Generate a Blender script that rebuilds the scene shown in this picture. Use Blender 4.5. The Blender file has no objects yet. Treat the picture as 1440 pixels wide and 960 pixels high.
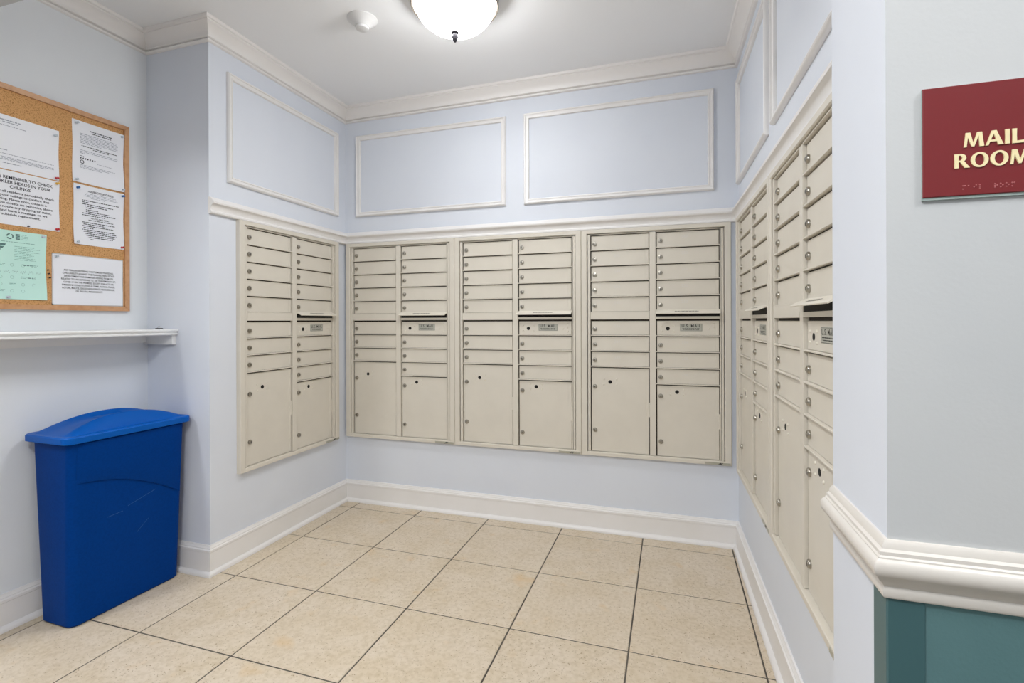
import bpy, bmesh, math, random
from mathutils import Vector, Matrix
random.seed(7)
C = bpy.context.scene.collection
SC = bpy.context.scene

# ------------------------------------------------------------------ camera
CAM = Vector((2.1040, -2.9063, 1.2091)); YAW = -0.3107; ROLL = 0.0035; FPX = 704.42; PPX, PPY = 716.7, 451.1
cd = bpy.data.cameras.new('camera'); cam = bpy.data.objects.new('camera', cd); C.objects.link(cam)
cd.sensor_width = 36; cd.lens = 36 * FPX / 1440; cd.clip_start = 0.02
cd.shift_x = (720 - PPX) / 1440; cd.shift_y = -(480 - PPY) / 1440
fw = Vector((math.sin(YAW), math.cos(YAW), 0)); rt = Vector((math.cos(YAW), -math.sin(YAW), 0)); up = Vector((0, 0, 1))
cr, sr = math.cos(ROLL), math.sin(ROLL)
ax, ay, az = rt * cr - up * sr, rt * sr + up * cr, -fw
cam.matrix_world = Matrix(((ax.x, ay.x, az.x, CAM.x), (ax.y, ay.y, az.y, CAM.y), (ax.z, ay.z, az.z, CAM.z), (0, 0, 0, 1)))
SC.camera = cam
# ------------------------------------------------------------------ world and exposure (closed interior: the lamps do the lighting)
w = bpy.data.worlds.new('world'); SC.world = w; w.use_nodes = True
w.node_tree.nodes['Background'].inputs[0].default_value = (0.8, 0.85, 0.9, 1); w.node_tree.nodes['Background'].inputs[1].default_value = 0.3
SC.view_settings.view_transform = 'Standard'; SC.view_settings.look = 'None'
SC.view_settings.exposure = 0.53; SC.view_settings.gamma = 1.0; SC.view_settings.use_curve_mapping = False
ROOM_WATT, HALL_WATT, GLOW = 2.0, 9.0, 21.0      # light of the bowl lamps and the glow of their glass

# ------------------------------------------------------------------ dimensions (metres; origin at the back-left corner of the mail recess)
XA, YF, ZCEIL = -0.405, -1.061, 2.645
W0, WANG = 2.447, 0.0215
YI, YO = -1.840, -2.083          # room-side and hall-side faces of the wall with the doorway
XJ = 2.390                       # right jamb
XJL = -0.330                     # left jamb
ZH = 2.255                        # doorway head
def rightwall(s): return (W0 + math.sin(WANG) * s, -math.cos(WANG) * s)
SEND = 1.838

# ------------------------------------------------------------------ materials
def lin(r, g, b):
    f = lambda c: (c / 255 / 12.92) if c / 255 <= 0.04045 else ((c / 255 + 0.055) / 1.055) ** 2.4
    return (f(r), f(g), f(b), 1)
def mat(name, col, rough=0.5, metal=0.0, noise=None, bump=None, spec=0.5, emit=None):
    m = bpy.data.materials.new(name); m.use_nodes = True
    nt = m.node_tree; b = nt.nodes['Principled BSDF']
    b.inputs['Base Color'].default_value = col; b.inputs['Roughness'].default_value = rough
    b.inputs['Metallic'].default_value = metal; b.inputs['Specular IOR Level'].default_value = spec
    geo = nt.nodes.new('ShaderNodeNewGeometry')
    if noise:                                     # (scale, detail, colour2, low, high)
        n = nt.nodes.new('ShaderNodeTexNoise'); n.inputs['Scale'].default_value = noise[0]; n.inputs['Detail'].default_value = noise[1]
        nt.links.new(geo.outputs['Position'], n.inputs['Vector'])
        r = nt.nodes.new('ShaderNodeValToRGB'); r.color_ramp.elements[0].position = noise[3]; r.color_ramp.elements[1].position = noise[4]
        r.color_ramp.elements[0].color = col; r.color_ramp.elements[1].color = noise[2]
        nt.links.new(n.outputs['Fac'], r.inputs['Fac']); nt.links.new(r.outputs['Color'], b.inputs['Base Color'])
    if bump:                                      # (scale, strength, distance)
        n = nt.nodes.new('ShaderNodeTexNoise'); n.inputs['Scale'].default_value = bump[0]; n.inputs['Detail'].default_value = 3
        nt.links.new(geo.outputs['Position'], n.inputs['Vector'])
        bp = nt.nodes.new('ShaderNodeBump'); bp.inputs['Strength'].default_value = bump[1]; bp.inputs['Distance'].default_value = bump[2]
        nt.links.new(n.outputs['Fac'], bp.inputs['Height']); nt.links.new(bp.outputs['Normal'], b.inputs['Normal'])
    if emit:
        b.inputs['Emission Color'].default_value = emit[0]; b.inputs['Emission Strength'].default_value = emit[1]
    return m
M = {}
M['wall'] = mat('pale_blue_wall_paint', lin(223, 228, 237), 0.62, noise=(3.0, 3, lin(220, 225, 235), .35, .7), bump=(260, .06, .002), spec=.3)
M['alcove'] = mat('pale_blue_wall_paint_lightened', lin(232, 236, 240), 0.62, noise=(3.0, 3, lin(229, 233, 238), .35, .7), bump=(260, .06, .002), spec=.3)  # wall paint lightened to make up for light missing in the alcove
M['hallwall'] = mat('pale_grey_wall_paint', lin(200, 202, 203), 0.6, noise=(4.0, 3, lin(196, 199, 201), .35, .7), bump=(160, .10, .002), spec=.3)
M['ceiling'] = mat('white_ceiling_paint', lin(245, 246, 248), 0.8, bump=(200, .04, .002), spec=.2)
M['trim'] = mat('warm_white_gloss_trim', lin(238, 236, 235), 0.32, noise=(6, 2, lin(235, 233, 231), .4, .7), spec=.5)
M['crown'] = mat('warm_white_crown_paint', lin(240, 237, 235), 0.42, spec=.4)
M['hallrail'] = mat('cream_gloss_hall_rail', lin(222, 217, 210), 0.3, noise=(6, 2, lin(218, 212, 205), .4, .7))
M['shelfwhite'] = mat('white_shelf_paint', lin(238, 239, 240), 0.4)
M['teal'] = mat('teal_wall_paint', lin(92, 128, 131), 0.55, noise=(5, 3, lin(87, 122, 126), .4, .7), bump=(180, .2, .002))
M['guard'] = mat('teal_vinyl_corner_guard', lin(66, 100, 104), 0.38)
M['almond'] = mat('almond_powder_coat', lin(220, 214, 202), 0.42, noise=(9, 3, lin(217, 211, 199), .4, .65), bump=(600, .05, .001), spec=.4)
M['almond_flap'] = mat('almond_aluminium_flap', lin(228, 222, 209), 0.4)
M['gap'] = mat('dark_mailbox_interior', lin(44, 39, 32), 0.8)  # dark colour paints in the shade between the mailbox doors
M['slot'] = mat('black_mail_slot', lin(14, 13, 12), 0.8)
M['nickel'] = mat('nickel_lock', lin(172, 167, 157), 0.28, 1.0)
M['keyway'] = mat('dark_keyway', lin(38, 35, 32), 0.5)
M['screw'] = mat('almond_painted_screw', lin(228, 222, 209), 0.4)
M['placard'] = mat('silver_placard', lin(178, 178, 168), 0.45, 0.0)
M['placard_print'] = mat('dark_placard_print', lin(52, 52, 48), 0.6)
M['digits'] = mat('pale_door_number_print', lin(219, 215, 208), 0.6)
M['flap_print'] = mat('grey_flap_print', lin(112, 108, 98), 0.7)
M['grout'] = mat('grout', lin(96, 90, 82), 0.9, noise=(2.2, 3, lin(74, 69, 62), .4, .62))
M['cork'] = mat('cork', lin(212, 164, 112), 0.95, noise=(240, 3, lin(146, 98, 56), .50, .74), bump=(300, .4, .002), spec=.1)
M['oak'] = mat('oak_frame', lin(206, 158, 116), 0.4, noise=(40, 4, lin(190, 140, 98), .4, .7))
M['paper'] = mat('white_paper', lin(238, 240, 246), 0.85, spec=.15)
M['mint'] = mat('mint_green_paper', lin(200, 238, 228), 0.85, spec=.15)
M['laminate'] = mat('laminate_edge', lin(205, 205, 206), 0.25)
M['ink'] = mat('black_ink', lin(46, 47, 58), 0.8)
M['greyink'] = mat('grey_ink', lin(160, 164, 176), 0.8)
M['greenink'] = mat('grey_green_ink', lin(92, 128, 126), 0.8)
M['palegreenink'] = mat('pale_green_ink', lin(134, 182, 172), 0.8)
for n, c in dict(red=(186, 26, 38), blue=(24, 98, 168), yellow=(226, 178, 66), black=(40, 26, 24)).items(): M['pin_' + n] = mat('pushpin_' + n, lin(*c), 0.3)
M['pin_clear'] = mat('pushpin_clear', lin(196, 204, 214), 0.2)
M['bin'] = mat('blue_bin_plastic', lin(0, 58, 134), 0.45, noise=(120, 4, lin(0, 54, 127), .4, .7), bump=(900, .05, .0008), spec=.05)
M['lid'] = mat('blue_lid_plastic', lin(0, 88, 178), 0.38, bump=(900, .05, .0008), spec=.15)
M['scuff'] = mat('pale_scuff', lin(52, 98, 160), 0.6)
M['maroon'] = mat('maroon_sign_plastic', lin(120, 34, 38), 0.36)
M['maroon_dot'] = mat('maroon_braille', lin(178, 104, 104), 0.3)
M['cream'] = mat('cream_sign_letters', lin(240, 226, 180), 0.45)
M['signedge'] = mat('clear_sign_edge', lin(170, 186, 182), 0.15)
M['plastic'] = mat('white_plastic', lin(226, 226, 226), 0.4)
M['brass'] = mat('brushed_nickel_ring', lin(170, 160, 148), 0.35, 1.0)
M['finial'] = mat('pewter_finial', lin(58, 56, 62), 0.4, 0.0, spec=.2)
M['binderblack'] = mat('black_clip', lin(22, 24, 26), 0.35)
M['plate_grey'] = mat('grey_maker_plate', lin(176, 174, 160), 0.35, .3)
def bowl_mat(name, s):
    m = mat(name, lin(240, 236, 228), 0.25); nt = m.node_tree; b = nt.nodes['Principled BSDF']
    n = nt.nodes.new('ShaderNodeTexNoise'); n.inputs['Scale'].default_value = 7; n.inputs['Detail'].default_value = 2; n.inputs['Distortion'].default_value = 1.5
    r = nt.nodes.new('ShaderNodeValToRGB'); r.color_ramp.elements[0].color = (.98, .97, .94, 1); r.color_ramp.elements[1].color = (.98, .99, 1, 1)
    r.color_ramp.elements[0].position = .35; r.color_ramp.elements[1].position = .6
    g = nt.nodes.new('ShaderNodeNewGeometry'); nt.links.new(g.outputs['Position'], n.inputs['Vector']); nt.links.new(n.outputs['Fac'], r.inputs['Fac'])
    nt.links.new(r.outputs['Color'], b.inputs['Emission Color']); b.inputs['Emission Strength'].default_value = s
    return m
M['bowl'] = bowl_mat('glowing_alabaster_glass', GLOW)
def tile_mat():
    m = mat('beige_stone_tile', lin(216, 202, 172), 0.42, spec=.35); nt = m.node_tree; b = nt.nodes['Principled BSDF']; L = nt.links.new
    g = nt.nodes.new('ShaderNodeNewGeometry'); oi = nt.nodes.new('ShaderNodeObjectInfo')
    mu = nt.nodes.new('ShaderNodeMath'); mu.operation = 'MULTIPLY'; mu.inputs[1].default_value = 40; L(oi.outputs['Random'], mu.inputs[0])
    va = nt.nodes.new('ShaderNodeVectorMath'); va.operation = 'ADD'; L(g.outputs['Position'], va.inputs[0]); L(mu.outputs[0], va.inputs[1])
    def ns(scale, det, dist=0):
        n = nt.nodes.new('ShaderNodeTexNoise'); n.inputs['Scale'].default_value = scale; n.inputs['Detail'].default_value = det; n.inputs['Distortion'].default_value = dist
        L(va.outputs[0], n.inputs['Vector']); return n.outputs['Fac']
    def ramp(f, a, ca, b_, cb):
        r = nt.nodes.new('ShaderNodeValToRGB'); r.color_ramp.elements[0].position = a; r.color_ramp.elements[1].position = b_
        r.color_ramp.elements[0].color = ca; r.color_ramp.elements[1].color = cb; L(f, r.inputs['Fac']); return r.outputs['Color']
    def mix(fac, a, bb):
        x = nt.nodes.new('ShaderNodeMix'); x.data_type = 'RGBA'; L(fac, x.inputs['Factor']); L(a, x.inputs['A']); L(bb, x.inputs['B']); return x.outputs['Result']
    base = ramp(ns(7, 5, .4), .36, lin(218, 204, 184), .68, lin(207, 190, 162))
    fine = ramp(ns(60, 4), .42, lin(221, 208, 190), .66, lin(193, 177, 151))
    x = nt.nodes.new('ShaderNodeMix'); x.data_type = 'RGBA'; x.inputs['Factor'].default_value = .42; L(base, x.inputs['A']); L(fine, x.inputs['B'])
    sp = nt.nodes.new('ShaderNodeValToRGB'); sp.color_ramp.elements[0].position = .665; sp.color_ramp.elements[1].position = .72
    L(ns(150, 1), sp.inputs['Fac'])
    spk = nt.nodes.new('ShaderNodeMix'); spk.data_type = 'RGBA'; L(sp.outputs['Color'], spk.inputs['Factor']); L(x.outputs['Result'], spk.inputs['A']); spk.inputs['B'].default_value = lin(168, 149, 121)
    oc = nt.nodes.new('ShaderNodeValToRGB'); oc.color_ramp.elements[0].position = .64; oc.color_ramp.elements[1].position = .95; L(ns(9, 2), oc.inputs['Fac'])
    fin = nt.nodes.new('ShaderNodeMix'); fin.data_type = 'RGBA'; L(oc.outputs['Color'], fin.inputs['Factor']); L(spk.outputs['Result'], fin.inputs['A']); fin.inputs['B'].default_value = lin(214, 184, 138)
    L(fin.outputs['Result'], b.inputs['Base Color'])
    bp = nt.nodes.new('ShaderNodeBump'); bp.inputs['Strength'].default_value = .12; bp.inputs['Distance'].default_value = .003; L(ns(60, 4), bp.inputs['Height']); L(bp.outputs['Normal'], b.inputs['Normal'])
    return m
M['tile'] = tile_mat()

# ------------------------------------------------------------------ mesh helpers
class MB:
    def __init__(s): s.v = []; s.f = []; s.mi = []
    def add(s, vs, fs, mi=0):
        o = len(s.v); s.v += [tuple(v) for v in vs]; s.f += [tuple(i + o for i in f) for f in fs]; s.mi += [mi] * len(fs)
    def box(s, x0, x1, y0, y1, z0, z1, mi=0):
        s.add([(x0, y0, z0), (x1, y0, z0), (x1, y1, z0), (x0, y1, z0), (x0, y0, z1), (x1, y0, z1), (x1, y1, z1), (x0, y1, z1)],
              [(0, 3, 2, 1), (4, 5, 6, 7), (0, 1, 5, 4), (1, 2, 6, 5), (2, 3, 7, 6), (3, 0, 4, 7)], mi)
    def bbox(s, x0, x1, y0, y1, z0, z1, b, mi=0):     # a box whose front (-y) face is chamfered by b
        vs = [(x0, y1, z0), (x1, y1, z0), (x1, y1, z1), (x0, y1, z1), (x0, y0 + b, z0), (x1, y0 + b, z0), (x1, y0 + b, z1), (x0, y0 + b, z1),
              (x0 + b, y0, z0 + b), (x1 - b, y0, z0 + b), (x1 - b, y0, z1 - b), (x0 + b, y0, z1 - b)]
        fs = [(3, 2, 1, 0), (0, 1, 5, 4), (1, 2, 6, 5), (2, 3, 7, 6), (3, 0, 4, 7), (4, 5, 9, 8), (5, 6, 10, 9), (6, 7, 11, 10), (7, 4, 8, 11), (8, 9, 10, 11)]
        s.add(vs, fs, mi)
    def lathe(s, prof, cx=0, cy=0, cz=0, n=20, axis='z', mi=0):   # prof: (radius, height)
        vs = []
        for r, h in prof:
            for k in range(n):
                a = 2 * math.pi * k / n; p, q = r * math.cos(a), r * math.sin(a)
                vs.append((cx + p, cy + q, cz + h) if axis == 'z' else (cx + p, cy - h, cz + q) if axis == '-y' else (cx + h, cy + p, cz + q))
        fs = []
        for i in range(len(prof) - 1):
            for k in range(n):
                fs.append((i * n + k, i * n + (k + 1) % n, (i + 1) * n + (k + 1) % n, (i + 1) * n + k))
        fs.append(tuple(range(n))[::-1]); fs.append(tuple((len(prof) - 1) * n + k for k in range(n)))
        s.add(vs, fs, mi)
    def loft(s, rings, mi=0, caps=True, closed=True):
        n = len(rings[0]); vs = [p for r in rings for p in r]; fs = []
        for i in range(len(rings) - 1):
            for k in range(n if closed else n - 1):
                fs.append((i * n + k, i * n + (k + 1) % n, (i + 1) * n + (k + 1) % n, (i + 1) * n + k))
        if caps: fs.append(tuple(range(n))[::-1]); fs.append(tuple((len(rings) - 1) * n + k for k in range(n)))
        s.add(vs, fs, mi)
    def mesh(s, name, mats, smooth=False, fix=True):
        me = bpy.data.meshes.new(name); me.from_pydata(s.v, [], s.f)
        for m in (mats if isinstance(mats, (list, tuple)) else [mats]): me.materials.append(M[m] if isinstance(m, str) else m)
        me.polygons.foreach_set('material_index', s.mi)
        if fix:
            b = bmesh.new(); b.from_mesh(me); bmesh.ops.recalc_face_normals(b, faces=b.faces); b.to_mesh(me); b.free()
        if smooth:
            me.polygons.foreach_set('use_smooth', [True] * len(me.polygons)); me.set_sharp_from_angle(angle=math.radians(38))
        me.update(); return me
def link(name, data, parent=None, loc=None, rz=None):
    o = bpy.data.objects.new(name, data); C.objects.link(o)
    if parent: o.parent = parent
    if loc: o.location = loc
    if rz is not None: o.rotation_euler.z = rz
    return o
def tag(o, label=None, cat=None, group=None, kind=None):
    if label: o['label'] = label
    if cat: o['category'] = cat
    if group: o['group'] = group
    if kind: o['kind'] = kind
    return o
def struct(name, mb, mats, label, cat, smooth=False):
    return tag(link(name, mb.mesh(name, mats, smooth)), label, cat, kind='structure')
def thing(name, label, cat, loc=(0, 0, 0), rz=0, group=None):
    return tag(link(name, None, None, loc, rz), label, cat, group)
def copy_tree(o, parent=None):
    c = o.copy(); C.objects.link(c); c.parent = parent
    for ch in list(o.children): copy_tree(ch, c)
    return c
def offset_path(path, d):
    """plan path, offset d to its right hand, mitred"""
    out = []
    for i, p in enumerate(path):
        p = Vector(p); n = []
        if i > 0: t = (p - Vector(path[i - 1])).normalized(); n.append(Vector((t.y, -t.x)))
        if i < len(path) - 1: t = (Vector(path[i + 1]) - p).normalized(); n.append(Vector((t.y, -t.x)))
        m = n[0] if len(n) == 1 else (n[0] + n[1]) / (1 + n[0].dot(n[1]))
        out.append(p + m * d)
    return out
def moulding(path, prof, names, mats, labels, cat, smooth=True):
    """sweep the profile (out, z) along the plan path: one mesh for each wall it runs along"""
    offs = [[Vector((q.x, q.y, z)) for q in offset_path(path, o)] for o, z in prof]
    res = []
    for i in range(len(path) - 1):
        if names[i] is None: continue
        mb = MB(); mb.loft([[offs[k][i] for k in range(len(prof))], [offs[k][i + 1] for k in range(len(prof))]])
        res.append(struct(names[i], mb, mats, labels[i], cat, smooth))
    return res
def text_mesh(name, body, size, m, bold=0.0, align='CENTER', spacing=1.0, depth=0.0):
    cu = bpy.data.curves.new(name, 'FONT'); cu.body = body; cu.size = size; cu.align_x = align; cu.align_y = 'CENTER'
    cu.resolution_u = 2; cu.offset = bold; cu.space_character = spacing; cu.extrude = depth
    o = bpy.data.objects.new(name, cu); C.objects.link(o); bpy.context.view_layer.update()
    me = bpy.data.meshes.new_from_object(o.evaluated_get(bpy.context.evaluated_depsgraph_get())); me.name = name
    bpy.data.objects.remove(o); bpy.data.curves.remove(cu)
    me.materials.clear(); me.materials.append(M[m]); return me
def join_flat(parts, name, mats):
    """parts: (mesh, x, z, material index): flat text meshes laid in the local x-z plane, facing -y"""
    mb = MB()
    for me, x, z, mi in parts: mb.add([(v.co.x + x, -v.co.z, v.co.y + z) for v in me.vertices], [tuple(p.vertices) for p in me.polygons], mi)
    return mb

# ------------------------------------------------------------------ room shell
T = .12
b = MB(); b.box(-.6, 2.75, 0, T, 0, ZCEIL + .1); struct('wall_back', b, 'wall', 'pale blue back wall behind the three joined mailbox units', 'wall')
b = MB(); b.box(XA - T, 0, YF, 0, 0, ZCEIL + .1); struct('wall_left', b, 'wall', 'pale blue projecting wall block that holds the single mailbox unit', 'wall')
b = MB(); b.box(XA - T, XA, YI, YF, 0, ZCEIL + .1); struct('wall_alcove', b, 'alcove', 'pale blue side wall, colour lightened for missing light, behind the cork board and blue bin', 'wall')
b = MB(); p0, p1 = rightwall(0), rightwall(SEND); nx, ny = math.cos(WANG) * T, math.sin(WANG) * T
b.add([(p0[0], p0[1], 0), (p0[0] + nx, p0[1] + ny, 0), (p1[0] + nx, p1[1] + ny, 0), (p1[0], p1[1], 0), (p0[0], p0[1], ZCEIL + .1), (p0[0] + nx, p0[1] + ny, ZCEIL + .1), (p1[0] + nx, p1[1] + ny, ZCEIL + .1), (p1[0], p1[1], ZCEIL + .1)],
      [(0, 3, 2, 1), (4, 5, 6, 7), (0, 1, 5, 4), (1, 2, 6, 5), (2, 3, 7, 6), (3, 0, 4, 7)])
struct('wall_right', b, 'wall', 'pale blue right wall seen at a sharp angle, holding two mailbox units', 'wall')
ZR0, ZR1 = .825, .905
b = MB(); b.box(XJ, 5.6, YO, YI, ZR0 + .03, ZCEIL + .1); b.box(XJL, XJ, YO, YI, ZH, ZCEIL + .1); b.box(-3.4, XJL, YO, YI, ZR0 + .03, ZCEIL + .1)
b.mi = [0, 0, 0, 1, 1, 1] * 3
struct('wall_front', b, ['hallwall', 'wall'], 'pale grey wall end with the maroon sign, beside the doorway', 'wall')
b = MB(); b.box(XJ, 5.6, YO + .003, YI, 0, ZR0 + .03); b.box(-3.4, XJL, YO + .003, YI, 0, ZR0 + .03)
b.mi = [0, 0, 0, 1, 1, 1] * 2
struct('wall_front_base', b, ['hallwall', 'wall'], 'pale grey lower wall end below the thick white rail', 'wall')
b = MB(); b.box(XJ, 5.6, YO - .001, YO + .003, 0, ZR0 + .03); b.box(-3.4, XJL, YO - .001, YO + .003, 0, ZR0 + .03)
struct('wall_wainscot', b, 'teal', 'teal painted lower wall under the thick white rail', 'wall')
b = MB(); b.box(-3.4, 5.6, -3.9, -3.8, 0, ZCEIL + .1); struct('wall_hall', b, 'hallwall', 'pale grey hall wall opposite the doorway', 'wall')
b = MB(); b.box(-3.5, -3.4, -3.9, YI, 0, ZCEIL + .1); struct('wall_hall_west', b, 'hallwall', 'pale grey hall end wall far left', 'wall')
b = MB(); b.box(5.6, 5.7, -3.9, YI, 0, ZCEIL + .1); struct('wall_hall_east', b, 'hallwall', 'pale grey hall end wall far right', 'wall')
b = MB(); b.box(XA - .02, 2.62, YI, .01, ZCEIL, ZCEIL + .1); b.box(-3.5, 5.7, -3.9, YI, ZCEIL, ZCEIL + .1)
struct('ceiling', b, 'ceiling', 'plain white ceiling with a bowl lamp and a smoke detector', 'ceiling')

# floor: grout bed with separate tiles
b = MB(); b.box(-3.5, 5.7, -3.9, .0, -.06, -.0022)
floor = struct('floor', b, 'grout', 'beige stone tile floor with dark grout lines', 'floor')
TP, GX, GY, G2 = .4572, .1251, -.1153, .0026
tcache = {}
def tile(x0, x1, y0, y1):
    k = (round(x1 - x0, 3), round(y1 - y0, 3))
    if k not in tcache:
        w_, h_ = (x1 - x0) / 2, (y1 - y0) / 2; e = .0022; m = MB()
        m.add([(-w_, -h_, -.009), (w_, -h_, -.009), (w_, h_, -.009), (-w_, h_, -.009), (-w_, -h_, -e), (w_, -h_, -e), (w_, h_, -e), (-w_, h_, -e),
               (-w_ + e, -h_ + e, 0), (w_ - e, -h_ + e, 0), (w_ - e, h_ - e, 0), (-w_ + e, h_ - e, 0)],
              [(3, 2, 1, 0), (0, 1, 5, 4), (1, 2, 6, 5), (2, 3, 7, 6), (3, 0, 4, 7), (4, 5, 9, 8), (5, 6, 10, 9), (6, 7, 11, 10), (7, 4, 8, 11), (8, 9, 10, 11)])
        tcache[k] = m.mesh('tile', 'tile')
    o = link('tile', tcache[k], floor, ((x0 + x1) / 2, (y0 + y1) / 2, random.uniform(-.0005, 0)))
for j in range(-1, 6):
    ya, yb = GY - (j + 1) * TP + G2, min(GY - j * TP - G2, -.004)
    if yb > YI: xr = (XA + .004, 2.485)
    else: xr = (XJL + .004, XJ - .004)
    for i in range(-2, 7):
        xa, xb = GX + i * TP + G2, GX + (i + 1) * TP - G2
        xa, xb = max(xa, xr[0]), min(xb, xr[1])
        if j >= 0 or True:
            xb = min(xb, W0 + .0215 * (-(ya + yb) / 2)) if yb > YI else xb
        yc = YI + .004 if (ya < YI < yb and (xb < XJL + .01 or xa > XJ - .01)) else ya
        if xb - xa > .012: tile(xa, xb, yc, yb)

# mouldings
room = [(XA, YI), (XA, YF), (0, YF), (0, 0), (W0, 0), rightwall(SEND)]
crown = [(0, 2.551), (.009, 2.551), (.014, 2.553), (.016, 2.557), (.014, 2.562), (.006, 2.5635), (.006, 2.5675), (.015, 2.569), (.018, 2.572), (.018, 2.576), (.014, 2.578), (.015, 2.586), (.020, 2.598), (.030, 2.610), (.043, 2.620), (.053, 2.625), (.053, 2.630), (.061, 2.632), (.065, 2.638), (.065, 2.645), (0, 2.645)]
wn = ['above the cork board', 'on the shaded side of the wall block', 'above the left wall frame', 'along the back wall', 'along the right wall']
moulding(room, crown, ['trim_%d' % k for k in range(1, 6)], 'crown', ['warm white crown moulding ' + t for t in wn], 'crown moulding')
base = [(0, 0), (.032, 0), (.032, .007), (.029, .015), (.022, .020), (.017, .022), (.015, .108), (.018, .111), (.018, .121), (.013, .125), (.013, .129), (.009, .134), (.007, .141), (0, .141)]
wb = ['behind the blue bin', 'on the narrow wall face beside the blue bin', 'under the single mailbox unit', 'along the back wall', 'along the right wall']
moulding(room, base, ['baseboard_' + k for k in ('alcove', 'column', 'left', 'back', 'right')], 'trim', ['warm white baseboard ' + t for t in wb], 'baseboard')
rail = [(0, 1.730), (.014, 1.730), (.018, 1.734), (.018, 1.742), (.013, 1.747), (.014, 1.756), (.020, 1.766), (.024, 1.772), (.034, 1.777), (.036, 1.784), (.033, 1.790), (.026, 1.792), (.020, 1.801), (.012, 1.808), (0, 1.808)]
moulding([(0, YF - .004), (0, 0), (W0, 0), rightwall(SEND - .001)], rail, ['trim_6', 'trim_7', 'trim_8'], 'trim', ['warm white chair rail above the single left mailbox unit', 'warm white chair rail above the three back mailbox units', 'warm white chair rail above the right wall mailboxes'], 'chair rail')
hr = [(0, .825), (.006, .825), (.008, .828), (.008, .838), (.006, .841), (.009, .847), (.015, .853), (.0165, .857), (.021, .861), (.023, .868), (.023, .875), (.020, .880), (.0155, .882), (.0155, .884), (.013, .886), (.013, .891), (.009, .894), (.008, .900), (.004, .905), (0, .905)]
moulding([(XJ, YI - .008), (XJ, YO), (5.6, YO)], hr, ['trim_9', 'trim_10'], 'hallrail', ['short white chair rail return on the doorway jamb', 'thick glossy white chair rail under the maroon sign'], 'chair rail')
# applied wall frames: local x along the wall, y into the wall
FP = [(0, 0), (0, .009), (.003, .016), (.007, .019), (.011, .018), (.013, .013), (.021, .009), (.023, .009), (.024, .012), (.029, .011), (.032, .006), (.032, 0)]
def wallframe(name, origin, rz, x0, x1, z0, z1, label):
    m = MB(); n = len(FP); rings = []
    for cx, cz, sx, sz in ((x0, z0, 1, 1), (x1, z0, -1, 1), (x1, z1, -1, -1), (x0, z1, 1, -1)):
        rings.append([(cx + sx * i, -o, cz + sz * i) for i, o in FP])
    vs = [p for r in rings for p in r]; fs = []
    for i in range(4):
        for k in range(n - 1): fs.append((i * n + k, i * n + k + 1, ((i + 1) % 4) * n + k + 1, ((i + 1) % 4) * n + k))
    m.add(vs, fs); o = struct(name, m, 'trim', label, 'wall moulding', True); o.location = origin; o.rotation_euler.z = rz
    return o
RB, RL, RR = 0, math.pi / 2, -math.pi / 2 + WANG
wallframe('trim_11', (0, 0, 0), RL, -.960, -.088, 1.905, 2.455, 'rectangular white moulding frame above the single left mailbox unit')
wallframe('trim_12', (0, 0, 0), RB, .088, 1.153, 1.911, 2.455, 'left of the two rectangular moulding frames on the back wall')
wallframe('trim_13', (0, 0, 0), RB, 1.266, 2.330, 1.909, 2.455, 'right of the two rectangular moulding frames on the back wall')
wallframe('trim_14', (W0, 0, 0), RR, .055, .790, 1.915, 2.455, 'moulding frame on the right wall nearest the back corner')
wallframe('trim_15', (W0, 0, 0), RR, .885, 1.62, 1.915, 2.455, 'moulding frame on the right wall nearest the doorway')
# corner guard
b = MB(); cg = .0022
b.loft([[(XJ + .042, YO - .001, z), (XJ + .042, YO - .001 - cg, z), (XJ - cg + .002, YO - .001 - cg, z), (XJ - cg, YO + .001 - cg, z), (XJ - cg, YO + .043, z), (XJ, YO + .043, z), (XJ, YO - .001, z)] for z in (.0, .8249)])
tag(link('corner_guard', b.mesh('corner_guard', 'guard')), 'dark teal vinyl corner guard on the lower wall corner', 'corner guard')

# ------------------------------------------------------------------ mailbox units (local: x along wall, y into wall, z from the floor)
U = .797; ZB0, ZT1 = .436, 1.7295; D0, D1 = .458, 1.7026; RH = .0889
YT, YFR, YD = -.027, -.019, -.0085
COLS = ((.052, .378), (.414, .740))
def lockmesh():
    m = MB(); m.lathe([(.0122, 0), (.0122, .0050), (.0110, .0070), (.0076, .0074), (.0073, .0092), (.0060, .0096)], n=16, axis='-y')
    m.box(-.0013, .0013, -.0101, -.0090, -.0048, .0048, 1); return m.mesh('lock', ['nickel', 'keyway'], True)
LOCK = lockmesh()
m = MB(); m.lathe([(.0105, 0), (.0105, .0008), (.0092, .0012)], n=14, axis='-y'); HOLE = m.mesh('key_hole', 'slot')
m = MB(); m.lathe([(.0046, 0), (.0043, .0018), (.0022, .0034)], n=10, axis='-y'); SCREW = m.mesh('screw', 'screw', True)
m = MB(); m.bbox(-.006, .006, -.003, 0, -.04, .04, .001); HINGE = m.mesh('hinge_tab', 'almond')
DW = COLS[0][1] - COLS[0][0]
def doormesh(h, mats='almond'):
    m = MB(); g = .0026
    m.bbox(.0042, DW - g, YD, -.003, 0.0008, h - .0046, .0012)
    m.bbox(DW - .020, DW - g - .001, YD - .0016, YD, 0.0022, h - .0062, .0009)     # folded hinge edge
    return m.mesh('door', mats)
SH = .0052                                                       # visible shelf edge between doors
DOOR = doormesh(RH - SH)
PAR1, PAR2 = doormesh(5.5 * RH - SH), doormesh(4.5 * RH - SH)
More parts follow.
